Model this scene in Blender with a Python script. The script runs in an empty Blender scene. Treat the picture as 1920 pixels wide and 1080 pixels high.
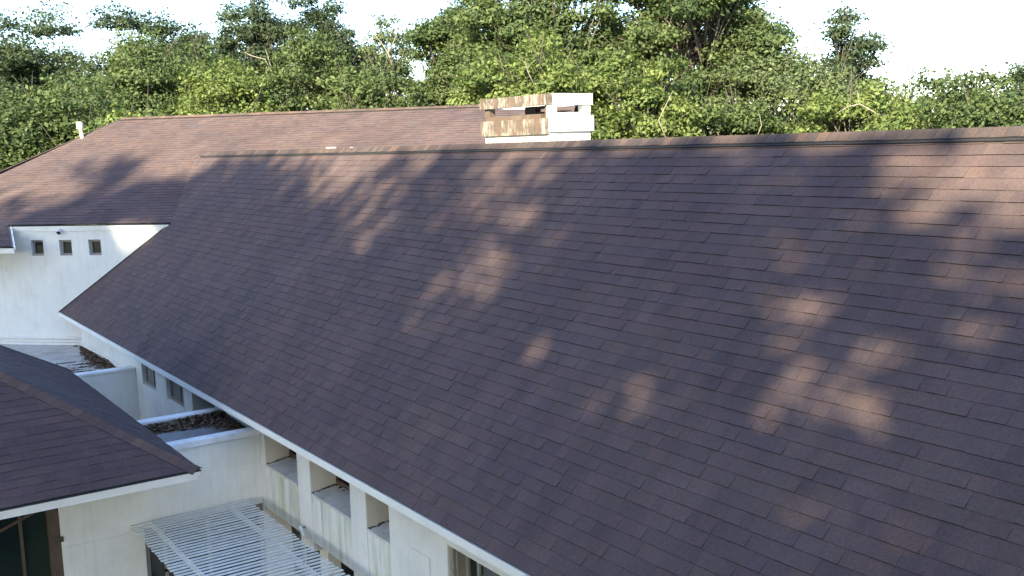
import bpy, bmesh, math, random
import numpy as np
from mathutils import Vector, Matrix
PI = math.pi
scene = bpy.context.scene
C = scene.collection
Z0 = 5.2                      # height of the long wing's eave above the ground

# ------------------------------------------------------------------ camera
CAM = np.array([28.29, -5.18, 3.93 + Z0])
YAW, PITCH, ROLL, FPX = 2.5421675, -0.1377097, -0.0283055, 1931.33
fwd = np.array([math.cos(YAW)*math.cos(PITCH), math.sin(YAW)*math.cos(PITCH), math.sin(PITCH)])
r0 = np.array([math.sin(YAW), -math.cos(YAW), 0.0]); u0 = np.cross(r0, fwd)
rgt = math.cos(ROLL)*r0 + math.sin(ROLL)*u0; upv = -math.sin(ROLL)*r0 + math.cos(ROLL)*u0
cd = bpy.data.cameras.new('camera'); cam = bpy.data.objects.new('camera', cd); C.objects.link(cam)
m = Matrix.Identity(4)
for i in range(3):
    m[i][0] = rgt[i]; m[i][1] = upv[i]; m[i][2] = -fwd[i]; m[i][3] = CAM[i]
cam.matrix_world = m
cd.sensor_width = 36; cd.lens = 36*FPX/1920; cd.clip_start = 0.1; cd.clip_end = 3000
scene.camera = cam
scene.render.resolution_x = 1024; scene.render.resolution_y = 576

# ------------------------------------------------------------------ sky, sun, exposure
SAZ = (0.55, -0.835); SEL = math.atan(0.5)
w = bpy.data.worlds.new('World'); scene.world = w; w.use_nodes = True
nt = w.node_tree; nt.nodes.clear()
sky = nt.nodes.new('ShaderNodeTexSky'); sky.sky_type = 'NISHITA'; sky.sun_disc = False
sky.sun_elevation = SEL; sky.sun_rotation = math.atan2(SAZ[0], SAZ[1])
sky.air_density = 1.0; sky.dust_density = 0.6; sky.ozone_density = 2.5
bg = nt.nodes.new('ShaderNodeBackground'); bg.inputs['Strength'].default_value = 0.14
out = nt.nodes.new('ShaderNodeOutputWorld')
nt.links.new(sky.outputs[0], bg.inputs[0]); nt.links.new(bg.outputs[0], out.inputs[0])
sl = bpy.data.lights.new('sun', 'SUN'); sl.energy = 5.0; sl.angle = math.radians(0.8); sl.color = (1.0, 0.91, 0.60)
sun = bpy.data.objects.new('sun', sl); C.objects.link(sun)
sdir = Vector((SAZ[0]*math.cos(SEL), SAZ[1]*math.cos(SEL), math.sin(SEL)))
sun.rotation_euler = sdir.to_track_quat('Z', 'Y').to_euler(); sun.location = (30, -30, 40)
vs = scene.view_settings
vs.view_transform = 'Standard'; vs.look = 'None'; vs.gamma = 1; vs.use_curve_mapping = False; vs.exposure = 1.8

# ------------------------------------------------------------------ node helpers and materials
def mat(name):
    mt = bpy.data.materials.new(name); mt.use_nodes = True
    n = mt.node_tree; b = n.nodes['Principled BSDF']
    return mt, n, b
def N(n, t, **kw):
    k = n.nodes.new(t)
    for a, v in kw.items():
        if a in k.inputs.keys(): k.inputs[a].default_value = v
        else: setattr(k, a, v)
    return k
def L(n, a, ai, b, bi): n.links.new(a.outputs[ai], b.inputs[bi])
def noise(n, scale, detail=4, rough=.6, vec=None, dist=0):
    k = n.nodes.new('ShaderNodeTexNoise'); k.inputs['Scale'].default_value = scale
    k.inputs['Detail'].default_value = detail; k.inputs['Roughness'].default_value = rough
    k.inputs['Distortion'].default_value = dist
    if vec is None:
        g = n.nodes.new('ShaderNodeNewGeometry'); n.links.new(g.outputs['Position'], k.inputs['Vector'])
    else: n.links.new(vec, k.inputs['Vector'])
    return k
def mapping(n, sc):
    g = n.nodes.new('ShaderNodeNewGeometry'); mp = n.nodes.new('ShaderNodeMapping')
    mp.inputs['Scale'].default_value = sc; n.links.new(g.outputs['Position'], mp.inputs['Vector'])
    return mp.outputs[0]
def ramp(n, src, stops):
    k = n.nodes.new('ShaderNodeValToRGB'); e = k.color_ramp.elements
    while len(e) < len(stops): e.new(0.5)
    for el, (p, c) in zip(e, stops): el.position = p; el.color = (c[0], c[1], c[2], 1) if not isinstance(c, (int, float)) else (c, c, c, 1)
    n.links.new(src, k.inputs[0]); return k
def mul(n, a, b, fac=1.0, mode='MULTIPLY'):
    k = n.nodes.new('ShaderNodeMix'); k.data_type = 'RGBA'; k.blend_type = mode
    if isinstance(fac, float): k.inputs[0].default_value = fac
    else: n.links.new(fac, k.inputs[0])
    for s, i in ((a, 6), (b, 7)):
        if isinstance(s, tuple): k.inputs[i].default_value = (*s, 1)
        else: n.links.new(s, k.inputs[i])
    return k.outputs[2]
def bump(n, b, src, strength, dist):
    k = n.nodes.new('ShaderNodeBump'); k.inputs['Strength'].default_value = strength; k.inputs['Distance'].default_value = dist
    n.links.new(src, k.inputs['Height']); n.links.new(k.outputs[0], b.inputs['Normal'])

def shingle_mat(name, base):
    mt, n, b = mat(name)
    at = N(n, 'ShaderNodeAttribute', attribute_name='tone')
    g = noise(n, 220, 2, .7); gr = ramp(n, g.outputs[0], [(.3, .55), (.7, 1.4)])
    g2 = noise(n, 38, 3, .7); gr2 = ramp(n, g2.outputs[0], [(.3, .84), (.7, 1.16)])
    big = noise(n, .55, 3, .55); br = ramp(n, big.outputs[0], [(.3, (.88, .90, .95)), (.72, (1.1, 1.06, 1.0))])
    stv = noise(n, 1, 4, .6, mapping(n, (1.6, .5, .5))); sr = ramp(n, stv.outputs[0], [(.35, .86), (.65, 1.1)])
    c = mul(n, at.outputs['Color'], base)
    for x in (gr, gr2, br, sr): c = mul(n, c, x.outputs[0])
    n.links.new(c, b.inputs['Base Color']); b.inputs['Roughness'].default_value = .92
    b.inputs['Specular IOR Level'].default_value = .3
    bump(n, b, g.outputs[0], .6, .004)
    return mt
M = {}
M['shingle'] = shingle_mat('asphalt_shingle', (.108, .076, .077))
M['cap'] = shingle_mat('cap_shingle', (.110, .082, .076))
mt, n, b = mat('shingle_edge'); b.inputs['Base Color'].default_value = (.012, .011, .014, 1); b.inputs['Roughness'].default_value = 1; M['edge'] = mt

def stucco(name, col, stain=0.0, green=0.0, drips=0.0, rust=0.0):
    mt, n, b = mat(name)
    k1 = noise(n, 1.3, 5, .65); c1 = ramp(n, k1.outputs[0], [(.3, .90), (.7, 1.04)])
    c = mul(n, col, c1.outputs[0])
    fine = noise(n, 70, 3, .6)
    if drips > 0:
        d = noise(n, 1.0, 4, .7, mapping(n, (9, 9, .55)))
        dr = ramp(n, d.outputs[0], [(.52, 0), (.70, drips)])
        c = mul(n, c, (.30, .32, .26), dr.outputs[0], 'MIX')
    if green > 0:
        d = noise(n, 1.0, 3, .6, mapping(n, (4, 4, .35)))
        dr = ramp(n, d.outputs[0], [(.42, 0), (.66, green)])
        c = mul(n, c, (.36, .42, .22), dr.outputs[0], 'MIX')
    if rust > 0:
        d = noise(n, 1.0, 5, .7, mapping(n, (7, 7, 2.2)))
        dr = ramp(n, d.outputs[0], [(.37, 0), (.52, rust)])
        c = mul(n, c, (.125, .078, .062), dr.outputs[0], 'MIX')
        d = noise(n, 1.0, 5, .75, mapping(n, (22, 22, 9)))
        dr = ramp(n, d.outputs[0], [(.50, 0), (.60, rust*.8)])
        c = mul(n, c, (.07, .065, .06), dr.outputs[0], 'MIX')
    if stain > 0:
        d = noise(n, 2.4, 6, .72)
        dr = ramp(n, d.outputs[0], [(.50, 0), (.72, stain)])
        c = mul(n, c, (.22, .20, .17), dr.outputs[0], 'MIX')
    n.links.new(c, b.inputs['Base Color']); b.inputs['Roughness'].default_value = .8
    bump(n, b, fine.outputs[0], .25, .006)
    return mt
M['stucco'] = stucco('white_stucco', (.71, .71, .68), stain=.14, drips=.16)
M['stucco_d'] = stucco('streaked_stucco', (.72, .72, .68), stain=.12, green=.72, drips=.8)
M['reveal'] = stucco('cream_reveal_paint', (.64, .62, .56), stain=.15)
M['trim'] = stucco('white_trim_paint', (.80, .80, .79), stain=.06)
M['sill'] = stucco('weathered_sill', (.62, .60, .56), stain=.6, drips=.3)
M['chim'] = stucco('chimney_stucco', (.80, .79, .76), stain=.05)
M['chim_rust'] = stucco('rust_streaked_stucco', (.40, .37, .33), stain=.3, rust=.97)
M['chim_tan'] = stucco('rust_stained_plate', (.13, .088, .07), stain=.4, rust=.6)
M['copingw'] = stucco('worn_white_coping', (.78, .78, .80), stain=.35)

def simple(name, col, rough=.7, metal=0, nz=0.15, scale=8):
    mt, n, b = mat(name)
    k = noise(n, scale, 4, .6); r = ramp(n, k.outputs[0], [(.3, 1-nz), (.7, 1+nz)])
    n.links.new(mul(n, col, r.outputs[0]), b.inputs['Base Color'])
    b.inputs['Roughness'].default_value = rough; b.inputs['Metallic'].default_value = metal
    return mt
M['dark'] = simple('shade_black', (.015, .015, .018), .9)
M['vent'] = simple('ridge_vent_plastic', (.022, .021, .026), .8)
M['frame_grey'] = simple('grey_window_frame', (.24, .225, .20), .6)
M['frame_brown'] = simple('brown_window_frame', (.075, .05, .035), .6, nz=.3)
M['pvc'] = simple('stained_white_pvc', (.62, .53, .47), .6, nz=.25, scale=20)
M['slat'] = simple('white_slat_paint', (.74, .74, .71), .55, nz=.12, scale=9)
M['lampmetal'] = simple('lamp_housing', (.65, .67, .68), .4)
M['blind'] = simple('closed_blind', (.17, .16, .145), .7)
M['rustm'] = simple('rusty_sheet', (.03, .022, .02), .8, nz=.4)
M['patio'] = simple('patio_paving', (.055, .05, .045), .9, nz=.3, scale=5)
M['bark'] = simple('bark', (.12, .10, .085), .9, nz=.4, scale=6)
M['barkl'] = simple('pale_bark', (.27, .235, .19), .9, nz=.3, scale=6)
M['barkd'] = simple('dark_bark', (.05, .042, .035), .9, nz=.4, scale=6)

mt, n, b = mat('dark_glass'); b.inputs['Base Color'].default_value = (.012, .016, .018, 1); b.inputs['Roughness'].default_value = .08
b.inputs['Specular IOR Level'].default_value = .6; M['glass'] = mt
mt, n, b = mat('green_reflection_glass'); k = noise(n, 1.0, 3, .5, mapping(n, (1, 1.4, .7))); r = ramp(n, k.outputs[0], [(.35, (.004, .012, .012)), (.7, (.020, .034, .022))])
L(n, r, 0, b, 'Base Color'); b.inputs['Roughness'].default_value = .12; b.inputs['Specular IOR Level'].default_value = .5; M['glassg'] = mt  # greenish reflection painted into the glass colour

# flat roof membrane: off white with brown leaf tannin stains and dark puddle marks
def membrane(name, col, dark):
    mt, n, b = mat(name)
    k = noise(n, .9, 6, .7); r = ramp(n, k.outputs[0], [(.35, (.55, .50, .44)), (.6, (1, 1, 1))])
    c = mul(n, col, r.outputs[0])
    d = noise(n, 1, 5, .7, mapping(n, (4.5, .9, 1)), 1.2); dr = ramp(n, d.outputs[0], [(.60, 0), (.64, dark)])
    c = mul(n, c, (.045, .03, .03), dr.outputs[0], 'MIX')
    n.links.new(c, b.inputs['Base Color']); b.inputs['Roughness'].default_value = .6
    return mt
M['memb'] = membrane('white_roof_membrane', (.52, .50, .49), .9)
M['memb2'] = membrane('grey_roof_membrane', (.24, .24, .28), .3)

def leafmat(name, c1, c2, trans=.38):
    mt = bpy.data.materials.new(name); mt.use_nodes = True; n = mt.node_tree; n.nodes.clear()
    at = N(n, 'ShaderNodeAttribute', attribute_name='tone')
    mixc = n.nodes.new('ShaderNodeMix'); mixc.data_type = 'RGBA'
    mixc.inputs[6].default_value = (*c1, 1); mixc.inputs[7].default_value = (*c2, 1)
    L(n, at, 'Fac', mixc, 0)
    d = n.nodes.new('ShaderNodeBsdfDiffuse'); t = n.nodes.new('ShaderNodeBsdfTranslucent'); g = n.nodes.new('ShaderNodeBsdfGlossy')
    g.inputs['Roughness'].default_value = .6; g.inputs['Color'].default_value = (.9, .95, 1, 1)
    tc = mul(n, mixc.outputs[2], (1.25, 1.25, .7))
    n.links.new(mixc.outputs[2], d.inputs[0]); n.links.new(tc, t.inputs[0])
    m1 = n.nodes.new('ShaderNodeMixShader'); m1.inputs[0].default_value = trans
    n.links.new(d.outputs[0], m1.inputs[1]); n.links.new(t.outputs[0], m1.inputs[2])
    m2 = n.nodes.new('ShaderNodeMixShader'); m2.inputs[0].default_value = .012
    n.links.new(m1.outputs[0], m2.inputs[1]); n.links.new(g.outputs[0], m2.inputs[2])
    o = n.nodes.new('ShaderNodeOutputMaterial'); n.links.new(m2.outputs[0], o.inputs[0])
    return mt
M['leaf'] = leafmat('leaf_green', (.042, .072, .030), (.165, .205, .082))  # tree leaf colours brightened to stand in for haze
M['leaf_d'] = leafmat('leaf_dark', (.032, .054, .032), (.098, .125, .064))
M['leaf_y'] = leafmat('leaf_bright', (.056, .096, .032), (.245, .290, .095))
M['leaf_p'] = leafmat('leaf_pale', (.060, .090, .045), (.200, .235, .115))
M['litter'] = leafmat('dead_leaf', (.06, .042, .032), (.34, .23, .16), .1)

# ------------------------------------------------------------------ mesh helpers
def meta(o, label=None, cat=None, group=None, kind=None):
    for k, v in (('label', label), ('category', cat), ('group', group), ('kind', kind)):
        if v: o[k] = v
    return o
def empty(name, loc, label, cat, group=None):
    o = bpy.data.objects.new(name, None); C.objects.link(o); o.location = loc; o.empty_display_size = .3
    return meta(o, label, cat, group)
def root_loc(o):
    v = Vector((0, 0, 0))
    while o is not None: v = v + o.location; o = o.parent
    return v
class MB:
    """collects world-space geometry; heights are given above the eave line"""
    def __init__(s): s.v = []; s.f = []; s.mi = []; s.tone = []
    def face(s, pts, mi=0, tone=(1, 1, 1)):
        i = len(s.v); s.v += [(p[0], p[1], p[2]+Z0) for p in pts]; s.f.append(tuple(range(i, i+len(pts)))); s.mi.append(mi); s.tone.append(tone)
    def box(s, x0, x1, y0, y1, z0, z1, mi=0, tone=(1, 1, 1)):
        p = [(x0,y0,z0),(x1,y0,z0),(x1,y1,z0),(x0,y1,z0),(x0,y0,z1),(x1,y0,z1),(x1,y1,z1),(x0,y1,z1)]
        s.hexa(p, mi, tone)
    def hexa(s, p, mi=0, tone=(1, 1, 1)):
        i = len(s.v); s.v += [(q[0], q[1], q[2]+Z0) for q in p]
        for f in ((0,3,2,1),(4,5,6,7),(0,1,5,4),(1,2,6,5),(2,3,7,6),(3,0,4,7)):
            s.f.append(tuple(i+k for k in f)); s.mi.append(mi); s.tone.append(tone)
    def obox(s, o, e1, e2, e3, mi=0, tone=(1, 1, 1)):
        o, e1, e2, e3 = map(np.array, (o, e1, e2, e3))
        s.hexa([o, o+e1, o+e1+e2, o+e2, o+e3, o+e1+e3, o+e1+e2+e3, o+e2+e3], mi, tone)
    def prism(s, poly, h, mi=0):
        """poly: list of (x,y,z) top points, extruded down by h"""
        t = [tuple(p) for p in poly]; bt = [(p[0], p[1], p[2]-h) for p in poly]
        s.face(t, mi); s.face(bt[::-1], mi)
        k = len(t)
        for i in range(k): s.face([bt[i], bt[(i+1) % k], t[(i+1) % k], t[i]], mi)
    def tube(s, pts, rad, seg=8, mi=0):
        pts = [Vector(p) for p in pts]; rings = []
        for i, p in enumerate(pts):
            d = (pts[min(i+1, len(pts)-1)] - pts[max(i-1, 0)]).normalized()
            a = d.orthogonal().normalized(); bb = d.cross(a)
            rings.append([p + (a*math.cos(2*PI*k/seg) + bb*math.sin(2*PI*k/seg))*rad[i] for k in range(seg)])
        base = len(s.v)
        for rg in rings: s.v += [(q.x, q.y, q.z+Z0) for q in rg]
        for i in range(len(rings)-1):
            for k in range(seg):
                s.f.append((base+i*seg+k, base+i*seg+(k+1) % seg, base+(i+1)*seg+(k+1) % seg, base+(i+1)*seg+k)); s.mi.append(mi); s.tone.append((1, 1, 1))
        for e, rv in ((0, True), (len(rings)-1, False)):
            idx = [base+e*seg+k for k in range(seg)]
            s.f.append(tuple(idx[::-1] if rv else idx)); s.mi.append(mi); s.tone.append((1, 1, 1))
    def build(s, name, mats, parent=None, smooth=False, bevel=0):
        off = root_loc(parent) if parent is not None else Vector((0, 0, 0))
        me = bpy.data.meshes.new(name)
        me.from_pydata([(a[0]-off.x, a[1]-off.y, a[2]-off.z) for a in s.v], [], s.f)
        if not isinstance(mats, (list, tuple)): mats = [mats]
        for q in mats: me.materials.append(q)
        me.polygons.foreach_set('material_index', s.mi)
        if any(t != (1, 1, 1) for t in s.tone) or len(mats) > 1:
            at = me.attributes.new('tone', 'FLOAT_COLOR', 'FACE')
            at.data.foreach_set('color', np.array([(t[0], t[1], t[2], 1) for t in s.tone], dtype=np.float32).ravel())
        if smooth: me.polygons.foreach_set('use_smooth', [True]*len(me.polygons))
        me.update()
        o = bpy.data.objects.new(name, me); C.objects.link(o)
        if parent is not None: o.parent = parent
        if bevel:
            md = o.modifiers.new('bevel', 'BEVEL'); md.width = bevel; md.segments = 2; md.limit_method = 'ANGLE'
        return o

# ------------------------------------------------------------------ shingles as real overlapping tabs
PAL = [(.82,.80,.86), (.92,.90,.93), (1,1,1), (1.0,.97,.95), (1.10,1.07,1.02), (1.18,1.05,.98), (1.06,.96,.97), (.88,.9,.98)]
def interval(poly, t):
    xs = []
    for i in range(len(poly)):
        a, b_ = poly[i], poly[(i+1) % len(poly)]
        if (a[1]-t)*(b_[1]-t) <= 0 and abs(a[1]-b_[1]) > 1e-9:
            xs.append(a[0]+(b_[0]-a[0])*(t-a[1])/(b_[1]-a[1]))
    return (min(xs), max(xs)) if len(xs) >= 2 else None
def shingles(mb, O, U, V, Nn, poly, seed, expo=.143, relief=1.0):
    rnd = random.Random(seed)
    O, U, V, Nn = map(np.array, (O, U, V, Nn))
    t0 = min(p[1] for p in poly); t1 = max(p[1] for p in poly)
    nrow = max(1, int(round((t1-t0)/expo))); ex = (t1-t0)/nrow
    P = lambda s_, t_, h: O + U*s_ + V*t_ + Nn*h
    for k in range(nrow):
        ta, tb = t0+k*ex, t0+(k+1)*ex
        ia, ib = interval(poly, ta+1e-5), interval(poly, tb-1e-5)
        if ia is None or ib is None: continue
        lo, hi = min(ia[0], ib[0]), max(ia[1], ib[1])
        s = lo - rnd.uniform(0, .25); wob = rnd.uniform(-.004, .004)
        while s < hi:
            wd = rnd.choice((.09, .13, .16, .19, .24, .33))*rnd.uniform(.85, 1.15)
            a, e = s, s+wd; s = e
            cl = lambda u_, iv: min(max(u_, iv[0]), iv[1])
            q = [cl(a, ia), cl(e, ia), cl(e, ib), cl(a, ib)]
            if q[1] <= q[0] and q[2] <= q[3]: continue
            th = relief*rnd.choice((.009, .011, .015, .018)); tn = rnd.choice(PAL); f = rnd.uniform(.955, 1.045)
            tn = tuple((1+(c-1)*.62)*f for c in tn); dt = wob + rnd.uniform(-.002, .002)
            A, B = P(q[0], ta+dt, th), P(q[1], ta+dt, th); Cc, D = P(q[2], tb+.02, .0015), P(q[3], tb+.02, .0015)
            mb.face([A, B, Cc, D], 0, tn)
            A2, B2 = P(q[0], ta+dt, -.004), P(q[1], ta+dt, -.004)
            mb.face([A2, B2, B, A], 1)
            mb.face([P(q[3], tb, -.004), A2, A, D], 1); mb.face([B2, P(q[2], tb, -.004), Cc, B], 1)
def caps(mb, A, B, wdir1, wdir2, width, seed, lift=.0, step=.143, pal=None):
    """cap shingles folded over a ridge or hip from A to B"""
    rnd = random.Random(seed); A, B = np.array(A), np.array(B); Ld = np.linalg.norm(B-A); d = (B-A)/Ld
    w1, w2 = np.array(wdir1), np.array(wdir2); up = -(w1+w2); up = up/np.linalg.norm(up)
    n_ = int(Ld/step); pal = pal or PAL
    for k in range(n_):
        p0 = A+d*(k*step) + up*(lift+.009); p1 = A+d*((k+1)*step+.05) + up*(lift+.004)
        tn = rnd.choice(pal); f = rnd.uniform(.85, 1.15); tn = tuple(c*f for c in tn)
        jit = rnd.uniform(-.006, .006)
        for wv in (w1, w2):
            q = [p0, p1, p1+wv*(width+jit), p0+wv*(width+jit)]
            mb.face(q, 0, tn); mb.face([q[0]-up*.009, q[0], q[3], q[3]-up*.009], 0, (.35,.35,.38)); mb.face([q[3], q[2], q[2]-up*.010, q[3]-up*.010], 1)

TILT = 0.7717918; cA, sA = math.cos(TILT), math.sin(TILT)
SL = 5.616; YR, ZR = SL*cA, SL*sA
UD = np.array([.7169, .6972, 0]); NN = np.array([.6972, -.7169, 0]); QC = .4575834
ZK = 2.259; KX, KY = 2.389, 2.321
VT = np.array([-.69, YR, ZR])       # head of the valley
OH = .39                            # the long facade stands this far behind the eave
GZ = -Z0

# ------------------------------------------------------------------ ground, paving
mb = MB(); mb.face([(-900,-900,GZ),(900,-900,GZ),(900,900,GZ),(-900,900,GZ)])
mt, n, b = mat('forest_floor'); k = noise(n, .4, 8, .7); r = ramp(n, k.outputs[0], [(.3, (.035,.045,.018)), (.6, (.07,.075,.03)), (.8, (.10,.075,.05))]); L(n, r, 0, b, 'Base Color'); b.inputs['Roughness'].default_value = 1
meta(mb.build('ground', mt), kind='structure')
mb = MB(); mb.face([(12.9,-9,GZ+.01),(30,-9,GZ+.01),(30,3,GZ+.01),(12.9,3,GZ+.01)])
meta(mb.build('path', M['patio']), kind='structure')

# ------------------------------------------------------------------ the house
house = empty('house', (12, 1, 0), 'rambling white stucco house with steep brown shingle roofs meeting at odd angles', 'house')
def P3(o, s_, t_): return np.array(o)+UD*s_+NN*t_

# long wing roof
XR = 27.0
mb = MB()
polyA = [(0, 0), (XR, 0), (XR, SL), (VT[0], SL), (KX, KY/cA)]
shingles(mb, (0,0,0), (1,0,0), (0,cA,sA), (0,-sA,cA), polyA, 11, relief=.75)
und = lambda p: (p[0], p[1]*cA+sA*.012, p[1]*sA-cA*.012)
mb.face([und(p) for p in polyA], 1)
shingles(mb, (0,2*YR,0), (1,0,0), (0,-cA,sA), (0,sA,cA), [(7.5,0),(XR,0),(XR,SL),(VT[0],SL)], 12, expo=.4)
mb.face([(0,2*YR-.02,-.02),(XR,2*YR-.02,-.02),(XR,YR,ZR-.03),(VT[0],YR,ZR-.03)], 1)
roofA = mb.build('roof', [M['shingle'], M['edge']], house); roofA['label'] = 'long steep brown shingle roof slope in dappled shade'
mb = MB()
for sgn in (-1, 1):     # ridge vent strip under the cap
    a = np.array((0.1, YR+sgn*.01, ZR+.002)); d = np.array((0, sgn*cA, -sA)); nn_ = np.array((0, sgn*sA, cA))
    mb.obox(a+nn_*.0+d*.02, (XR-.1, 0, 0), d*.105, nn_*.022)
mb.build('ridge_vent', M['vent'], roofA)
mb = MB(); capal = [(.8,.8,.83), (.95,.9,.9), (.72,.74,.8), (.85,.84,.88), (.9,.85,.85), (.66,.66,.72), (.78,.76,.8), (1.08,.93,.86)]
caps(mb, (XR, YR, ZR+.05), (-.15, YR, ZR+.05), (0,-cA*1.0,-sA), (0,cA,-sA), .135, 5, pal=capal)
caps(mb, (-.12, YR, ZR+.005), (-.6, YR, ZR+.005), (0,-cA,-sA), (0,cA,-sA), .16, 6)
mb.build('ridge_cap', [M['cap'], M['edge']], roofA)
mb = MB()
mb.box(0, XR, -.012, .012, -.10, -.012); mb.box(0, XR, .012, .03, -.13, -.02)
mb.build('fascia', M['trim'], roofA)
mb = MB()     # raking trim board against the white wall
a = np.array((0, 0, 0)); e = np.array((KX, KY, KY*sA/cA)); dd = (e-a)
mb.obox(a+np.array((-.05, .0, -.09)), dd, (.03, -.03, 0), (0, 0, .075))
mb.build('rake_board', M['trim'], roofA)
mb = MB(); mb.obox(a+np.array((-.03, -.0, -.012)), dd, (.05, -.05, 0), (0, 0, .010)); mb.build('drip_edge', M['vent'], roofA)
# soffit, attic body
mb = MB(); mb.box(.1, XR, .03, OH, -.14, -.12); mb.build('soffit', M['trim'], roofA)

# rear wing roof: its wall and ridge run along UD
V = np.array([-NN[0]*math.cos(QC), -NN[1]*math.cos(QC), math.sin(QC)]); NC = np.array([NN[0]*math.sin(QC), NN[1]*math.sin(QC), math.cos(QC)])
OC = np.array([0, 0, ZK])
def toC(p):
    d = np.array(p)-OC; return (float(d@UD), float(d@V))
eL, eR = (-1.86, -3.26, 1.76), (.31-.0, -1.02, 1.79)
apL = (-4.96, 3.13, 5.06); apR = (5.25, 12.9, 5.05)
sK = KX/UD[0]
tA = toC(apL)[1]
sLft, _ = toC(apL); sRgt, _ = toC(apR)
e0 = toC(eR); c0 = (-1.33, 0.0)
lowl = (-6.0, e0[1])
back = (5.9, 5.72, ZK); sB = toC(back)[0]
mb = MB()
# lower left tongue, then the main field split at the valley so every piece is convex
shingles(mb, OC, UD, V, NC, [lowl, (e0[0]-.0, e0[1]), (c0[0]+.06, 0), (-4.86, 0)], 21, relief=.6)
sV, tV = toC(VT)
shingles(mb, OC, UD, V, NC, [(-4.86, 0), (sK, 0), (sV, tV), (sLft-(tA-tV)*(sLft+4.86)/tA, tV)], 22, relief=.6)
shingles(mb, OC, UD, V, NC, [(sLft-(tA-tV)*(sLft+4.86)/tA, tV), (sRgt, tV), (sRgt, tA), (sLft, tA)], 23, relief=.6)
shingles(mb, OC, UD, V, NC, [(sB, 0), (sRgt, 0), (sRgt, tV), (sV, tV)], 24, relief=.6)
PC = lambda s_, t_, h=0: OC+UD*s_+V*t_+NC*h
for pl in ([lowl, e0, (c0[0]+.06, 0), (-4.86, 0)], [(-4.86, 0), (sK, 0), (sV, tV), (sRgt, tV), (sRgt, tA), (sLft, tA)], [(sB, 0), (sRgt, 0), (sRgt, tV), (sV, tV)]):
    mb.face([PC(*p, -.012) for p in pl], 1)
# back slope and left hip slope
V2 = V*np.array([-1,-1,1]); far = PC(sLft, tA)-np.array([0,0,0])
bk = [PC(sLft, tA), PC(sRgt, tA), PC(sRgt, tA)+NN*-6.5+np.array([0,0,-3.2]), PC(sLft, tA)+NN*-6.5+np.array([0,0,-3.2])]
mb.face([p-np.array([0,0,.01]) for p in bk[::-1]], 0)
mb.face([PC(sLft, tA, -.01), bk[3], PC(lowl[0], lowl[1])+UD*-.2], 0)
roofC = mb.build('roof', [M['shingle'], M['edge']], house); roofC['label'] = 'far brown shingle roof mostly in sun behind the long slope'
mb = MB()
rA, rB = PC(sLft, tA)+np.array([0,0,.035]), PC(sRgt, tA)+np.array([0,0,.035])
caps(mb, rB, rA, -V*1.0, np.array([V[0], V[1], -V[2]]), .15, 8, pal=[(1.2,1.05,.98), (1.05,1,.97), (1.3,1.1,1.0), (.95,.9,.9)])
hl = PC(lowl[0], lowl[1]); caps(mb, hl, PC(sLft, tA), (hl-PC(sLft,tA))*0+np.array([.55,-.2,-.15]), np.array([-.3,-.5,-.25]), .14, 9)
mb.build('ridge_cap', [M['cap'], M['edge']], roofC)
mb = MB(); a = rA-np.array([0,0,.045]); mb.obox(a+NN*.02, (rB-rA), NN*.10+np.array([0,0,-.05]), (0,0,.035)); mb.build('ridge_vent', M['vent'], roofC)
mb = MB()   # moulded white trim under the rear eave, over the wall with three windows
def trimC(s0, s1, z, t0_, proj):
    o = P3((0,0,z), s0, t0_)
    mb.obox(o, UD*(s1-s0), NN*proj, (0,0,.045)); mb.obox(o+np.array([0,0,-.05])+NN*0, UD*(s1-s0), NN*(proj*.6), (0,0,.048))
    mb.obox(o+np.array([0,0,-.085]), UD*(s1-s0), NN*(proj*.35), (0,0,.033))
trimC(-1.30, sK-.06, ZK-.085, .004, .055)
trimC(-6.0, e0[0]+.04, 1.79-.085, .90, .05)
mb.build('fascia', M['trim'], roofC)
mb = MB(); mb.obox(P3((0,0,ZK-.038), -1.32, .0), UD*(sK+1.30), NN*.075, (0,0,.022)); mb.obox(P3((0,0,1.79-.038), -6.0, .88), UD*(6+e0[0]), NN*.085, (0,0,.022))
mb.build('drip_edge', M['vent'], roofC)
mb = MB()   # short raking trim where the roof steps up beside the wall
a = PC(e0[0]+.02, e0[1], -.09); e = PC(c0[0]+.09, 0, -.09)
mb.obox(a, e-a, UD*.05, (0,0,.08)); mb.build('rake_board', M['trim'], roofC)
mb = MB(); 
for s_ in ((2.04,6.75,3.94), (2.52,7.17,3.93)):
    s0, t0_ = toC(s_); tl = .06 if s_[0] > 2.3 else 0
    mb = MB(); mb.obox(PC(s0, t0_-.16, .005), UD*.28+V*(-tl), V*.20+UD*tl, NC*.06)
    mb.obox(PC(s0-.03, t0_-.20, .004), UD*.34, V*.26, NC*.012); mb.build('roof_vent', M['pvc'], roofC)
mb = MB(); pb = np.array([-4.60, 1.92, 4.38]); 
mb.tube([pb, pb+np.array([-.03,-.05,.42])], [.055, .055], 12); mb.tube([pb+np.array([-.03,-.05,.40]), pb+np.array([-.035,-.055,.60])], [.095, .09], 12)
mb.build('vent_pipe', M['pvc'], roofC, smooth=False)

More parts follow.
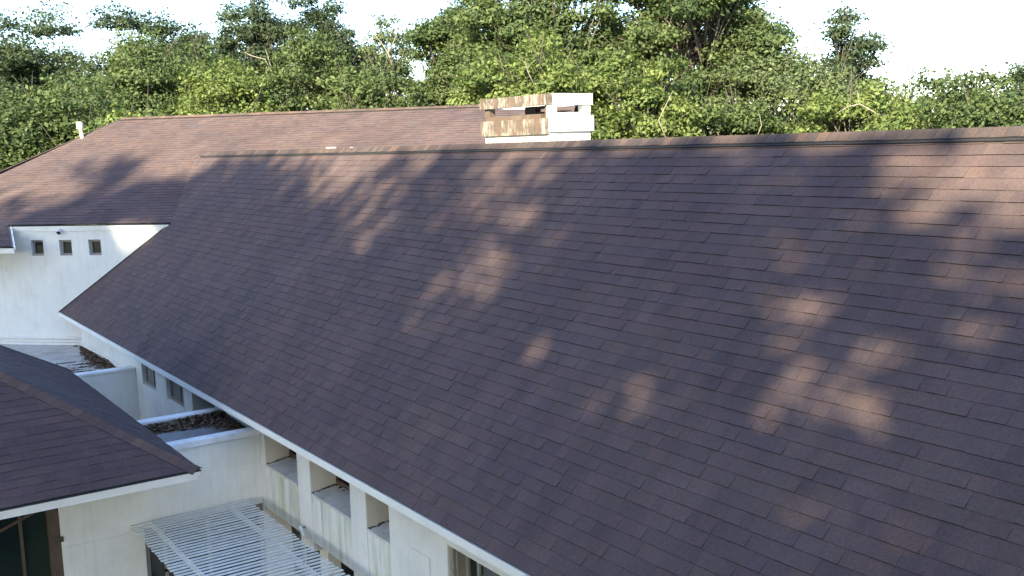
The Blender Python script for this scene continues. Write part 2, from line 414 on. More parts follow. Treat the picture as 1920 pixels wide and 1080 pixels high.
# rear wing wall with three small windows
WIN = [(-.65, -.30), (.16, .515), (.99, 1.34)]; wz0, wz1 = 1.455, 1.86
WD = .22
mb = MB()
def wallseg(s0, s1, z0, z1, name=None): mb.obox(P3((0,0,z0), s0, -WD), UD*(s1-s0), NN*WD, (0,0,z1-z0))
wallseg(-6.2, 4.2, GZ, wz0); edges = [-6.2] + [v for q in WIN for v in q] + [sK+.05]
wallseg(-6.2, -1.30, wz0, 1.79-.05)
wallseg(-1.30, WIN[0][0], wz0, wz1); wallseg(WIN[0][1], WIN[1][0], wz0, wz1); wallseg(WIN[1][1], WIN[2][0], wz0, wz1); wallseg(WIN[2][1], sK-.02, wz0, wz1)
wallseg(-1.30, sK, wz1, ZK-.05)
for (s0, s1) in ((-6.2, .60),):       # base mouldings above the flat roof
    for z, h, pr in ((-.70, .05, .045), (-.78, .05, .03), (-.86, .06, .06)): mb.obox(P3((0,0,z), s0, .003), UD*(s1-s0), NN*pr, (0,0,h))
wallW = mb.build('wall', M['stucco'], house); wallW['label'] = 'tall white wall with a row of three small square windows'
for s0, s1 in WIN:
    mb = MB(); z0, z1 = wz0, wz1; fw = .055; dp = -.13; th = .06
    mb.obox(P3((0,0,z0), s0, dp), UD*fw, NN*th, (0,0,z1-z0)); mb.obox(P3((0,0,z0), s1-fw, dp), UD*fw, NN*th, (0,0,z1-z0))
    mb.obox(P3((0,0,z0), s0+fw, dp), UD*(s1-s0-2*fw), NN*th, (0,0,fw)); mb.obox(P3((0,0,z1-fw), s0+fw, dp), UD*(s1-s0-2*fw), NN*th, (0,0,fw))
    fr = mb.build('window', M['frame_grey'], house); fr['label'] = 'small square window with a grey frame in the tall white wall'
    mb = MB(); mb.obox(P3((0,0,z0+fw), s0+fw, dp+.01), UD*(s1-s0-2*fw), NN*.01, (0,0,z1-z0-2*fw)); mb.build('pane', M['glass'], fr)
    mb = MB(); mb.obox(P3((0,0,z0-.022), s0-.012, -.07), UD*(s1-s0+.024), NN*.085, (0,0,.020)); mb.build('sill', M['trim'], fr)

# long facade
FB = OH+.45
mb = MB()
mb.box(.35, 5.60, OH, FB, GZ, -.14); mb.box(5.60, 6.13, OH, FB, GZ, -.14)
mb.box(6.13, 7.15, OH, FB, GZ, -.875); mb.box(7.15, 7.90, OH, FB, GZ, -.14); mb.box(7.90, 9.02, OH, FB, GZ, -.875); mb.box(9.02, 9.53, OH, FB, GZ, -.14)
mb.box(9.53, 10.84, OH, FB, GZ, -1.4)
mb.box(10.84, 11.33, OH, FB, GZ, -.14); mb.box(11.33, 12.74, OH, FB, GZ, -.37); mb.box(12.74, 13.14, OH, FB, -1.66, -.14); mb.box(12.74, 12.95, OH, FB, GZ, -1.66)
mb.box(.35, 5.6, OH-.03, OH-.002, -.86, -.74); mb.box(.35, 5.6, OH-.05, OH-.03, -.86, -.80)
mb.box(14.43, 14.88, OH, FB, -1.80, -.14); mb.box(16.20, 16.65, OH, FB, -1.80, -.14); mb.box(14.5, 14.8, FB-.2, FB, GZ, -1.80); mb.box(16.3, 16.6, FB-.2, FB, GZ, -1.80)
mb.box(17.30, 18.70, OH, FB, GZ, -.14); mb.box(18.70, 22.2, OH, FB, -.49, -.14); mb.box(18.70, 22.2, OH, FB, GZ, -2.3); mb.box(22.2, XR, OH, FB, GZ, -.14)
mb.box(.35, XR, FB+.25, FB+.35, GZ, -.14)
mb.box(17.86, 18.3, OH-.012, OH-.002, -1.5, -.78)
wallA = mb.build('wall', M['stucco'], house, bevel=.008); wallA['label'] = 'long white facade of piers and window bays under the eave'
mb = MB()
for x0, x1 in ((13.145, 14.425), (14.885, 16.195), (16.655, 17.295)):
    mb = MB(); mb.box(x0, x1, OH+.015, FB, -1.66, -.955)
    pn = mb.build('bay_panel', M['stucco_d'], wallA); pn['label'] = 'green and grey streaked panel below a bay sill'
for x0, x1 in ((13.145, 14.425), (14.885, 16.195), (16.655, 17.295)):
    mb = MB(); mb.hexa([(x0,OH-.004,-.953),(x1,OH-.004,-.953),(x1,FB-.05,-.953),(x0,FB-.05,-.953),(x0,OH-.004,-.915),(x1,OH-.004,-.915),(x1,FB-.05,-.86),(x0,FB-.05,-.86)]); mb.build('bay_sill', M['sill'], wallA)
mb = MB()      # cream painted reveals on the far side of each bay
for x0 in (9.53, 13.145, 14.885, 16.655):
    mb = MB(); mb.box(x0-.004, x0+.012, OH+.004, FB-.02, -1.35 if x0 < 10 else -.90, -.14); mb.build('bay_reveal', M['reveal'], wallA)
mb = MB()
mb.box(12.97, 18.5, FB+.215, FB+.245, GZ, -1.67); mb.box(12.97, 18.5, FB+.005, FB+.21, -1.72, -1.67)
mb.build('porch_shade_sheet', M['dark'], wallA)  # near-black sheet painted in for the shade inside the porch
mb = MB()      # dirt line along the back and far corner of each sill
rnd = random.Random(3)
for x0, x1 in ((13.16, 14.42), (14.9, 16.19), (16.67, 17.29)):
    for k in range(60):
        if rnd.random() < .6: x, y = x0+.012+abs(rnd.gauss(0, .02)), rnd.uniform(OH+.02, FB-.06)
        else: x, y = rnd.uniform(x0, x1), FB-.07-abs(rnd.gauss(0, .02))
        z = -.915+.055*(y-OH)/(FB-OH-.05); s_ = rnd.uniform(.004, .012)
        mb.box(x-s_, x+s_, y-s_, y+s_, z, z+s_)
o = mb.build('dead_leaves', M['rustm']); meta(o, 'dark crumbs of leaf dirt along the window bay sills', 'leaf litter', kind='stuff')

def window(x0, x1, z0, z1, y, label, glass='glass', mull=None, frame='frame_grey', fw=.06, th=.06):
    mb = MB()
    mb.box(x0, x0+fw, y, y+th, z0, z1); mb.box(x1-fw, x1, y, y+th, z0, z1)
    mb.box(x0+fw, x1-fw, y, y+th, z0, z0+fw); mb.box(x0+fw, x1-fw, y, y+th, z1-fw, z1)
    for mx in (mull or []): mb.box(mx-.025, mx+.025, y+.004, y+th-.004, z0+fw, z1-fw)
    f = mb.build('window', M[frame], house); f['label'] = label
    mb = MB(); mb.box(x0+fw, x1-fw, y+.03, y+.04, z0+fw, z1-fw); mb.build('pane', M[glass], f)
    return f
window(6.13, 7.15, -.875, -.16, OH+.07, 'shaded window nearest the low flat roof', 'blind', [6.72])
window(7.90, 9.02, -.875, -.16, OH+.07, 'shaded window of the light well, nearer one', 'blind', [8.52])
window(9.53, 10.84, -1.4, -.16, FB-.07, 'deep set window at the end of the light well')
window(11.33, 12.74, -.37, -.15, FB-.2, 'slot window above the leaf strewn flat roof')
window(13.14, 14.43, -.85, -.16, FB-.055, 'window in the first recessed bay', frame='frame_brown')
window(14.88, 16.20, -.85, -.16, FB-.055, 'window in the middle recessed bay', frame='frame_brown')
window(16.65, 17.30, -.85, -.16, FB-.055, 'narrow window in the third recessed bay')
window(18.82, 22.08, -2.3, -.49, OH+.16, 'wide dark window at the near end of the facade', 'glassg', [19.08, 20.6])
mb = MB(); mb.box(18.70, 18.82, OH+.06, OH+.22, -2.3, -.49); mb.box(18.75, 18.79, OH+.02, OH+.06, -2.3, -.49); mb.build('window_jamb', M['frame_grey'], wallA)

# flat roof by the rear wall
mb = MB()
A_, B_ = P3((0,0,0), -3.5, .02), P3((0,0,0), .54, .02)
mb.prism([(A_[0],A_[1],-.87), (A_[0]+.3, -3.0, -.87), (5.56,-3.0,-.87), (5.56,OH-.002,-.87), (B_[0],OH-.002,-.87)], .15)
fl1 = mb.build('flat_roof', M['memb'], house); fl1['label'] = 'small white flat roof strewn with leaves at the foot of the tall wall'
mb = MB(); mb.box(5.45, 5.65, -1.2, OH-.002, GZ, -.64); w1 = mb.build('wall', M['stucco'], house, bevel=.006); w1['label'] = 'end wall of the low flat roof facing the light well'
mb = MB(); mb.box(5.40, 5.668, -1.2, OH-.003, -.638, -.585); mb.build('coping', M['copingw'], w1, bevel=.006)
# flat roof over the link
mb = MB(); mb.box(11.30, 12.78, -1.25, OH-.002, -.62, -.52); fl2 = mb.build('flat_roof', M['memb2'], house); fl2['label'] = 'small grey flat roof with piled dead leaves between two parapets'
mb = MB(); mb.box(11.12, 11.30, -1.25, OH-.002, GZ, -.43); mb.box(12.78, 12.96, -1.25, OH-.002, -.9, -.45)
mb.box(12.76, 12.958, -2.62, OH-.002, -1.6, -.9); mb.box(12.76, 12.958, -2.62, -1.26, -.9, -.56); mb.box(12.76, 12.958, -9, -2.62, -.92, -.56); mb.box(12.76, 12.958, -2.62, -1.47, GZ, -1.6); mb.box(12.76, 12.80, -.30, OH-.002, GZ, -1.6)
mb.box(12.76, 12.958, -8, -2.62, GZ, -2.9)
w2 = mb.build('wall', M['stucco'], house, bevel=.006); w2['label'] = 'white wall under the slatted canopy, with parapet above'
mb = MB(); mb.box(11.10, 11.32, -1.25, OH-.003, -.43, -.39); mb.build('coping', M['copingw'], w2, bevel=.006)
mb = MB(); mb.box(12.76, 12.975, -1.25, OH-.003, -.445, -.385); mb.box(12.975, 12.985, -1.25, OH-.003, -.475, -.385)
mb.build('coping', M['copingw'], w2, bevel=.006)
mb = MB(); y=12.86; fw=.06
mb.box(12.84, 12.92, -1.47, -1.41, GZ, -1.6); mb.box(12.84, 12.92, .32, .38, GZ, -1.6); mb.box(12.84, 12.92, -.53, -.47, GZ, -1.66); mb.box(12.84, 12.92, -1.41, .32, -1.66, -1.6); mb.box(12.85, 12.91, -1.2, -1.15, GZ, -1.66); mb.box(12.85,12.91,-1.2,-.53,-2.35,-2.3)
dr = mb.build('door', M['frame_grey'], house); dr['label'] = 'glazed door under the slatted canopy'
mb = MB(); mb.box(12.87, 12.88, -1.41, .32, GZ, -1.66); mb.build('pane', M['glass'], dr)

# pavilion
BX1, BX0, BY, BZ = 14.39, 5.83, -1.01, -.395; TB = math.tan(math.radians(32.5)); cB, sB_ = math.cos(math.radians(32.5)), math.sin(math.radians(32.5))
HB = (BX1-BX0)/2; BYe = -14.0
apx = (BX0+HB, BY-HB, BZ+HB*TB); ap2 = (BX0+HB, BYe+HB, BZ+HB*TB)
mb = MB()
shingles(mb, (BX1,BY,BZ), (0,-1,0), (-cB,0,sB_), (sB_,0,cB), [(0,0),(BY-BYe,0),(BY-BYe-HB,HB/cB),(HB,HB/cB)], 31, relief=.5)
shingles(mb, (BX0,BY,BZ), (1,0,0), (0,-cB,sB_), (0,sB_,cB), [(0,0),(2*HB,0),(HB+.001,HB/cB),(HB,HB/cB)], 32, relief=.5)
c1,c2,c3,c4 = (BX1,BY,BZ),(BX0,BY,BZ),(BX0,BYe,BZ),(BX1,BYe,BZ)
dz = lambda p: (p[0],p[1],p[2]-.012)
mb.face([dz(c4),dz(c1),dz(apx),dz(ap2)],1); mb.face([dz(c1),dz(c2),dz(apx)],1)
mb.face([c2,c3,ap2,apx],0,(1,1,1.01)); mb.face([c3,c4,ap2],0,(1,1,1.01)); mb.face([dz(p) for p in (c1,c4,c3,c2)],1)
roofB = mb.build('roof', [M['shingle'], M['edge']], house); roofB['label'] = 'low hipped shingle roof of the near pavilion in shade'
mb = MB(); h2 = .7071
nA_, nB_ = np.array([0,-cB,-sB_*0])*1.0, np.array([-cB,0,0])
d1 = np.array([-sB_*.2,-1.0,0]); 
hipd = np.array([-1,-1,TB]); hipd = hipd/np.linalg.norm(hipd)
def perp(nrm): 
    v = np.cross(hipd, np.array(nrm)); v /= np.linalg.norm(v); return v if v[2] < 0 else -v
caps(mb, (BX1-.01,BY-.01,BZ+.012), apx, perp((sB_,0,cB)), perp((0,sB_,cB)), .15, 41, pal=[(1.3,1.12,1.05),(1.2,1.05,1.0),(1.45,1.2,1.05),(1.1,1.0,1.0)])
hipd = np.array([1,-1,TB]); hipd = hipd/np.linalg.norm(hipd)
caps(mb, (BX0+.01,BY-.01,BZ+.012), apx, perp((-sB_,0,cB)), perp((0,sB_,cB)), .13, 42)
mb.build('hip_cap', [M['cap'], M['edge']], roofB)
mb = MB(); mb.box(BX1-.03, BX1+.0, BYe, BY, BZ-.085, BZ-.014); mb.box(BX1-.045, BX1-.03, BYe, BY-.03, BZ-.15, BZ-.03)
mb.box(BX0, BX1-.03, BY-.03, BY, BZ-.085, BZ-.014); mb.box(BX0, BX1-.05, BY-.7, BY-.03, BZ-.15, BZ-.13); mb.box(12.97, BX1-.05, BYe, BY-.7, BZ-.15, BZ-.13)
mb.build('fascia', M['trim'], roofB)
mb = MB(); mb.box(BX1-.0, BX1+.018, BYe, BY+.01, BZ-.03, BZ-.008); mb.build('drip_edge', M['vent'], roofB)
mb = MB(); mb.box(BX0+.4, 12.76, -1.47, -1.27, GZ, BZ-.10); mb.box(12.70, 12.76, -8, -1.45, -2.9, -2.8)
wB = mb.build('wall', M['stucco'], house); wB['label'] = 'side wall of the pavilion facing the long wing'
# pavilion window, brown frame, upright mullion, tilted bar drawn in for a reflection
mb = MB()
mb.box(12.80, 12.94, -2.78, -2.62, -2.9, -.9); mb.box(12.83, 12.90, -3.14, -3.10, -2.9, -.9); mb.box(12.82, 12.93, -8, -2.78, -2.9, -2.80)
mb.box(12.82, 12.92, -8, -2.78, -1.0, -.922); mb.box(12.90, 12.975, -2.68, -2.59, -1.50, -1.42)
mb.hexa([(12.84,-3.9,-1.40),(12.88,-3.9,-1.40),(12.88,-2.78,-.98),(12.84,-2.78,-.98),(12.84,-3.9,-1.36),(12.88,-3.9,-1.36),(12.88,-2.78,-.94),(12.84,-2.78,-.94)])
wf = mb.build('window', M['frame_brown'], house); wf['label'] = 'big dark window with worn brown frame under the pavilion eave'
mb = MB(); mb.box(12.85, 12.86, -8, -2.78, -2.80, -1.0); mb.build('pane', M['glassg'], wf)
mb = MB(); mb.box(12.70, 12.76, -8, -2.6, GZ, -.87); mb.build('window_backing', M['dark'], wf)

# chimney
ch = None
X0, X1, Y0, Y1 = 13.60, 15.375, 4.40, 5.24
mb = MB(); mb.box(X0, X1, Y0, Y1, 2.6, 4.09)
ch = mb.build('chimney', M['chim'], roofA, bevel=.006); ch['label'] = 'broad white rust stained chimney with an open slotted top'
mb = MB(); mb.box(X0-.07, X1+.025, Y0-.05, Y0-.003, 4.085, 4.33); mb.build('chimney_band', M['chim_rust'], ch)
mb = MB(); mb.box(X1+.003, X1+.04, Y0-.003, Y1+.04, 4.12, 4.36); mb.box(X0+.03, X1, Y1-.14, Y1, 4.09, 4.415); mb.box(X1-.13, X1, Y0+.17, Y1-.14, 4.09, 4.415)
mb.box(X0+.03, X0+.12, Y0+.12, Y1-.14, 4.09, 4.415)
mb.build('chimney_shaft', M['chim'], ch)
mb = MB(); mb.box(X0+.03, X1-.17, Y0+.003, Y0+.09, 4.32, 4.40); mb.box(X0+.01, X0+.16, Y0, Y0+.11, 4.40, 4.53); mb.box(X1-.10, X1-.02, Y0+.02, Y0+.06, 4.335, 4.53)
mb.box(X0+.02, X1-.17, Y0, Y0+.12, 4.09, 4.32)
mb.build('chimney_plate', M['chim_tan'], ch)
mb = MB(); mb.box(X1-.02, X1+.012, Y0-.01, Y0+.17, 4.09, 4.53)
mb.build('chimney_post', M['chim'], ch)
mb = MB(); mb.box(X1-.13, X1+.006, Y1-.14, Y1, 4.415, 4.525); mb.build('chimney_post', M['chim'], ch)
mb = MB(); mb.box(X0-.065, X1+.022, Y0-.05, Y0+.08, 4.532, 4.70); mb.build('chimney_cap', M['chim_rust'], ch)
mb = MB(); mb.box(X1-.10, X1+.03, Y0+.082, Y1+.03, 4.533, 4.705); mb.box(X0-.06, X1-.102, Y1-.1, Y1+.03, 4.533, 4.70); mb.box(X0-.06, X0+.06, Y0+.082, Y1-.102, 4.533, 4.70); mb.build('chimney_cap', M['chim'], ch)
mb = MB(); mb.obox((14.55, 4.62, 4.40), (.85,.0,.03), (0,.22,.0), (0,.03,.018)); mb.obox((14.56,4.55,4.40),(.30,0,0),(0,.1,0),(0,0,.13)); mb.obox((14.86,4.56,4.485),(.42,0,.0),(0,.1,0),(0,0,.045)); mb.obox((14.8,4.56,4.40),(.45,0,.015),(0,.05,0),(.0,0,.03)); mb.obox((15.2,4.6,4.42),(.03,0,0),(0,.03,0),(.05,0,.11))
mb.build('flue_damper', M['rustm'], ch)  # damper plate, plus added blocks that darken the open slot

# things mounted on the house
lampr = empty('wall_lamp', tuple(P3((0,0,2.10+Z0), .24, .0)), 'small white floodlight under the eave, above the middle small window', 'lamp')
mb = MB(); a = P3((0,0,2.12), .24, .0); mb.tube([a, a+NN*.05], [.05, .045], 14); mb.build('mount', M['lampmetal'], lampr)
mb = MB(); mb.tube([a+NN*.05+np.array([0,0,-.01]), a+NN*.14+UD*.03+np.array([0,0,-.07])], [.045, .06], 14, 0); hd = mb.build('lamp_head', M['lampmetal'], lampr)
mb = MB(); mb.tube([a+NN*.14+UD*.03+np.array([0,0,-.07]), a+NN*.145+UD*.031+np.array([0,0,-.074])], [.052, .05], 14); mb.build('lens', M['glass'], hd)

# ------------------------------------------------------------------ slatted canopy over the patio
pg = empty('pergola', (15.5, -.75, 0), 'white slatted canopy over the patio between the wall and the window bays', 'pergola')
mb = MB(); rnd = random.Random(8); k = 0; x = 13.03
while x < 18.2:
    j = rnd.uniform(-.006, .006)
    mb.obox((x+j, -1.69+rnd.uniform(-.015,.015), -1.475), (0, 1.80, rnd.uniform(-.004,.004)), (.052, 0, 0), (.0, 0, .009)); x += .1065
mb.build('slats', M['slat'], pg, bevel=0)
for y in (-1.38, -.19):
    mb = MB(); mb.box(12.965, 18.2, y-.011, y+.011, -1.56, -1.477); mb.build('beam', M['slat'], pg)
for y in (-1.38, -.19):
    mb = MB(); mb.box(18.02, 18.12, y-.045, y+.045, GZ, -1.602); mb.build('post', M['slat'], pg)
mb = MB(); mb.tube([(14.62,.37,-1.50),(14.66,.30,-1.47),(14.78,.28,-1.56),(14.84,.36,-1.62)],[.018,.022,.02,.018],8); mb.build('bracket', M['slat'], pg, smooth=True)

# ------------------------------------------------------------------ dead leaves lying on the flat roofs
def litter(name, label, samp, nleaf, size, seed):
    rg = np.random.RandomState(seed); v = []; f = []; tn = []
    i = 0
    while i < nleaf:
        p = samp(rg)
        if p is None: continue
        a = rg.uniform(0, 2*PI); s = size*rg.uniform(.6, 1.5); d = np.array([math.cos(a), math.sin(a), rg.uniform(-.5,.5)])*s; e = np.array([-math.sin(a), math.cos(a), rg.uniform(-.5,.5)])*s*.5
        p = np.array(p)+np.array([0,0,Z0]); b_ = len(v); v += [tuple(p-d), tuple(p+e), tuple(p+d), tuple(p-e)]; f.append((b_,b_+1,b_+2,b_+3)); tn.append(rg.beta(1.1, 2.6)); i += 1
    me = bpy.data.meshes.new(name); me.from_pydata(v, [], f); me.materials.append(M['litter'])
    at = me.attributes.new('tone', 'FLOAT', 'FACE'); at.data.foreach_set('value', np.array(tn, np.float32))
    o = bpy.data.objects.new(name, me); C.objects.link(o); meta(o, label, 'leaf litter', kind='stuff'); return o
def samp1(rg):
    x = rg.uniform(.6, 4.5); fr = (x-.6)/3.9; wdt = .06+.36*math.sin(min(1, fr*1.25)*PI*.55)*(1 if fr < .8 else (1-fr)*5)
    y = OH-.03-abs(rg.normal(0, .5))*wdt*1.0
    if OH-y > wdt*1.15+rg.normal(0,.03): return None
    return (x, y, -.865+max(0, (wdt-(OH-y)))*.2*rg.uniform(.2,1))
litter('dead_leaves', 'brown leaf drift along the wall on the white flat roof', samp1, 2600, .035, 2)
def samp1b(rg):
    k = rg.randint(0, 7); c = [(3.4,-.25),(3.9,-.4),(4.2,-.62),(3.0,-.15),(3.6,-.55),(.25,-.05),(2.6,-.45)][k]
    if k == 5: return (rg.uniform(-.2,.6)*1.0, OH-.12-rg.uniform(0,.08)-.0, -.866)
    a = rg.normal(0, .16); return (c[0]+rg.normal(0,.035)+a*.15, c[1]+a, -.866)
litter('dead_leaves', 'thin dark streaks of wet leaves across the white flat roof', samp1b, 700, .03, 4)
def samp2(rg):
    if rg.rand() < .6:
        y = rg.uniform(-1.1, .34); wd_ = .34+.28*(math.sin(y*3+1)*.3+.5); x = 11.33+abs(rg.normal(0,.45))*wd_
        if x-11.33 > wd_: return None
        return (x, y, -.515+max(0, wd_-(x-11.33))*.22*rg.uniform(0,1))
    x = rg.uniform(11.33, 12.72); wd_ = .42*(1-(x-11.33)/1.8); y = OH-.02-abs(rg.normal(0,.5))*wd_
    return (x, y, -.515+max(0, wd_-(OH-y))*.22*rg.uniform(0,1))
litter('dead_leaves', 'heap of curled dead leaves on the grey flat roof between the parapets', samp2, 4200, .035, 3)

# ------------------------------------------------------------------ trees
def ray(px, py):
    d = fwd*FPX + rgt*(px-960) - upv*(py-540); return d/np.linalg.norm(d)
def at(px, py, D):
    """point seen at photo pixel px,py at horizontal distance D from the camera"""
    d = ray(px, py); return CAM + d*(D/math.hypot(d[0], d[1]))
def leaves_mesh(name, P, Nn, size, tone, material):
    n_ = len(P); rg = np.random.RandomState(n_ % 99991)
    Nn = Nn/np.linalg.norm(Nn, axis=1, keepdims=True)
    rr = rg.normal(size=(n_, 3)); U_ = np.cross(Nn, rr); U_ /= np.linalg.norm(U_, axis=1, keepdims=True); W_ = np.cross(Nn, U_)
    s = (size*rg.uniform(.45, 1.5, n_))[:, None]
    v = np.stack([P-U_*s, P-W_*s*.55+Nn*s*.12, P+U_*s, P+W_*s*.55+Nn*s*.12], 1).reshape(-1, 3)
    me = bpy.data.meshes.new(name)
    me.vertices.add(4*n_); me.vertices.foreach_set('co', v.astype(np.float32).ravel())
    me.loops.add(4*n_); me.loops.foreach_set('vertex_index', np.arange(4*n_, dtype=np.int32))
    me.polygons.add(n_); me.polygons.foreach_set('loop_start', np.arange(0, 4*n_, 4, dtype=np.int32))
    me.update(calc_edges=True); me.materials.append(material)
    a_ = me.attributes.new('tone', 'FLOAT', 'FACE'); a_.data.foreach_set('value', tone.astype(np.float32))
    return me
def tree(name, label, base, cc, R, nl, nleaf, size, leafm, seed, bark='bark', lobe=.34, group='trees behind the house', trunk_r=.22, flat=.95, cull=None, inner=.45, twigs=10, bare=None):
    """base (x,y); cc crown centre (world); R radii (horizontal, vertical)"""
    rg = np.random.RandomState(seed)
    root = empty(name, (base[0], base[1], 0), label, 'tree', group)
    cen = np.array(cc); lob = []
    for i in range(nl):
        d = rg.normal(size=3); d /= np.linalg.norm(d); d[2] = d[2]*.9+.1
        rad = rg.uniform(inner, 1.0)
        p = cen + d*np.array([R[0], R[0], R[1]])*rad
        lob.append((p, lobe*min(R)*rg.uniform(.6, 1.35)))
    # wood
    mbt = MB(); t0_ = np.array([base[0], base[1], -Z0]); top = cen + np.array([0, 0, R[1]*.55-Z0]); c0_ = cen-np.array([0,0,Z0])
    mid = (t0_+c0_)/2 + np.array([rg.normal(0,.25), rg.normal(0,.25), 0])
    low = c0_-np.array([0,0,R[1]*.75])
    mbt.tube([t0_, mid*.5+t0_*.5, mid, low, c0_, top], [trunk_r*1.3, trunk_r, trunk_r*.85, trunk_r*.7, trunk_r*.4, trunk_r*.1], 7)
    for i, (p, r_) in enumerate(lob):
        q = p-np.array([0,0,Z0]); f = rg.uniform(0, .8); st = low*(1-f)+top*f; 
        if st[2] > q[2]: st = low.copy()
        md = (st+q)/2 + rg.normal(0, .12*min(R), 3)
        th = trunk_r*.26*rg.uniform(.6,1.1)
        mbt.tube([st, md, q, q+(q-md)*.25], [th, th*.6, th*.3, th*.12], 5)
        for _ in range(2):
            e = q+rg.normal(0, .75*r_, 3)+np.array([0, 0, .25*r_]); mm = (md+e)/2+rg.normal(0, .1*r_, 3)
            mbt.tube([md, mm, e, e+(e-mm)*.3], [th*.5, th*.35, th*.2, th*.06], 4)
    mbt.build('trunk', M[bark], root, smooth=True)
    for (ppts, rad) in (bare or []):
        mbb = MB(); mbb.tube([np.array(p)-np.array([0,0,Z0]) for p in ppts], [r_*.36 for r_ in rad], 6)
        mbb.build('bare_branch', M['barkd' if bark == 'barkd' else 'barkl'], root, smooth=True)
    # leaves gathered in sprays around twig ends
    wts = np.array([r_**2 for _, r_ in lob]); wts /= wts.sum()
    ntw = max(1, nleaf//twigs); li = rg.choice(len(lob), ntw, p=wts)
    cs = np.array([lob[i][0] for i in li]); rs = np.array([lob[i][1] for i in li])
    d = rg.normal(size=(ntw, 3)); d /= np.linalg.norm(d, axis=1, keepdims=True); d[:, 2] = np.abs(d[:, 2])*.45 + d[:, 2]*.55
    tw = cs + d*(rs*rg.uniform(.45, 1.05, ntw))[:, None]*np.array([1, 1, flat])
    ttone = np.clip(rg.beta(1.3, 1.6, ntw)*.6 + .4*rg.rand(len(lob))[li], 0, 1)
    P = np.repeat(tw, twigs, 0) + rg.normal(0, 1, (ntw*twigs, 3))*np.array([1, 1, .6])*size*2.4
    Nn = np.repeat(d, twigs, 0)*.7 + np.array([0, 0, .55]) + rg.normal(0, .55, (ntw*twigs, 3))
    tone = np.clip(np.repeat(ttone, twigs) + rg.normal(0, .12, ntw*twigs), 0, 1)
    if cull is not None:
        k = cull(P, rg); P, Nn, tone = P[k], Nn[k], tone[k]
    me = leaves_mesh('crown', P-np.array([base[0], base[1], 0]), Nn, size, tone, M[leafm])
    o = bpy.data.objects.new('crown', me); C.objects.link(o); o.parent = root
    return root
def ptree(name, label, px, top, bot, hw, D, leafm, seed, dens=1.0, size=.085, nl=None, bare=None, **kw):
    pt, pb = at(px, top, D), at(px, bot, D)
    rv = (pt[2]-pb[2])/2; rh = hw/FPX*D*1.02
    cen = (pt[0], pt[1], (pt[2]+pb[2])/2)
    lobe = kw.pop('lobe', .34)*.98
    nl = nl or int(46+11*rh)
    nleaf = int(dens*rh*rv*1500*(.13/size)**2)
    br = [([at(*q, D-rh*1.12) for q in pts], rad) for pts, rad in (bare or [])]
    return tree(name, label, (pt[0], pt[1]), cen, (rh*.93, rv*.95), nl, nleaf, size, leafm, seed, lobe=lobe, bare=br, **kw)

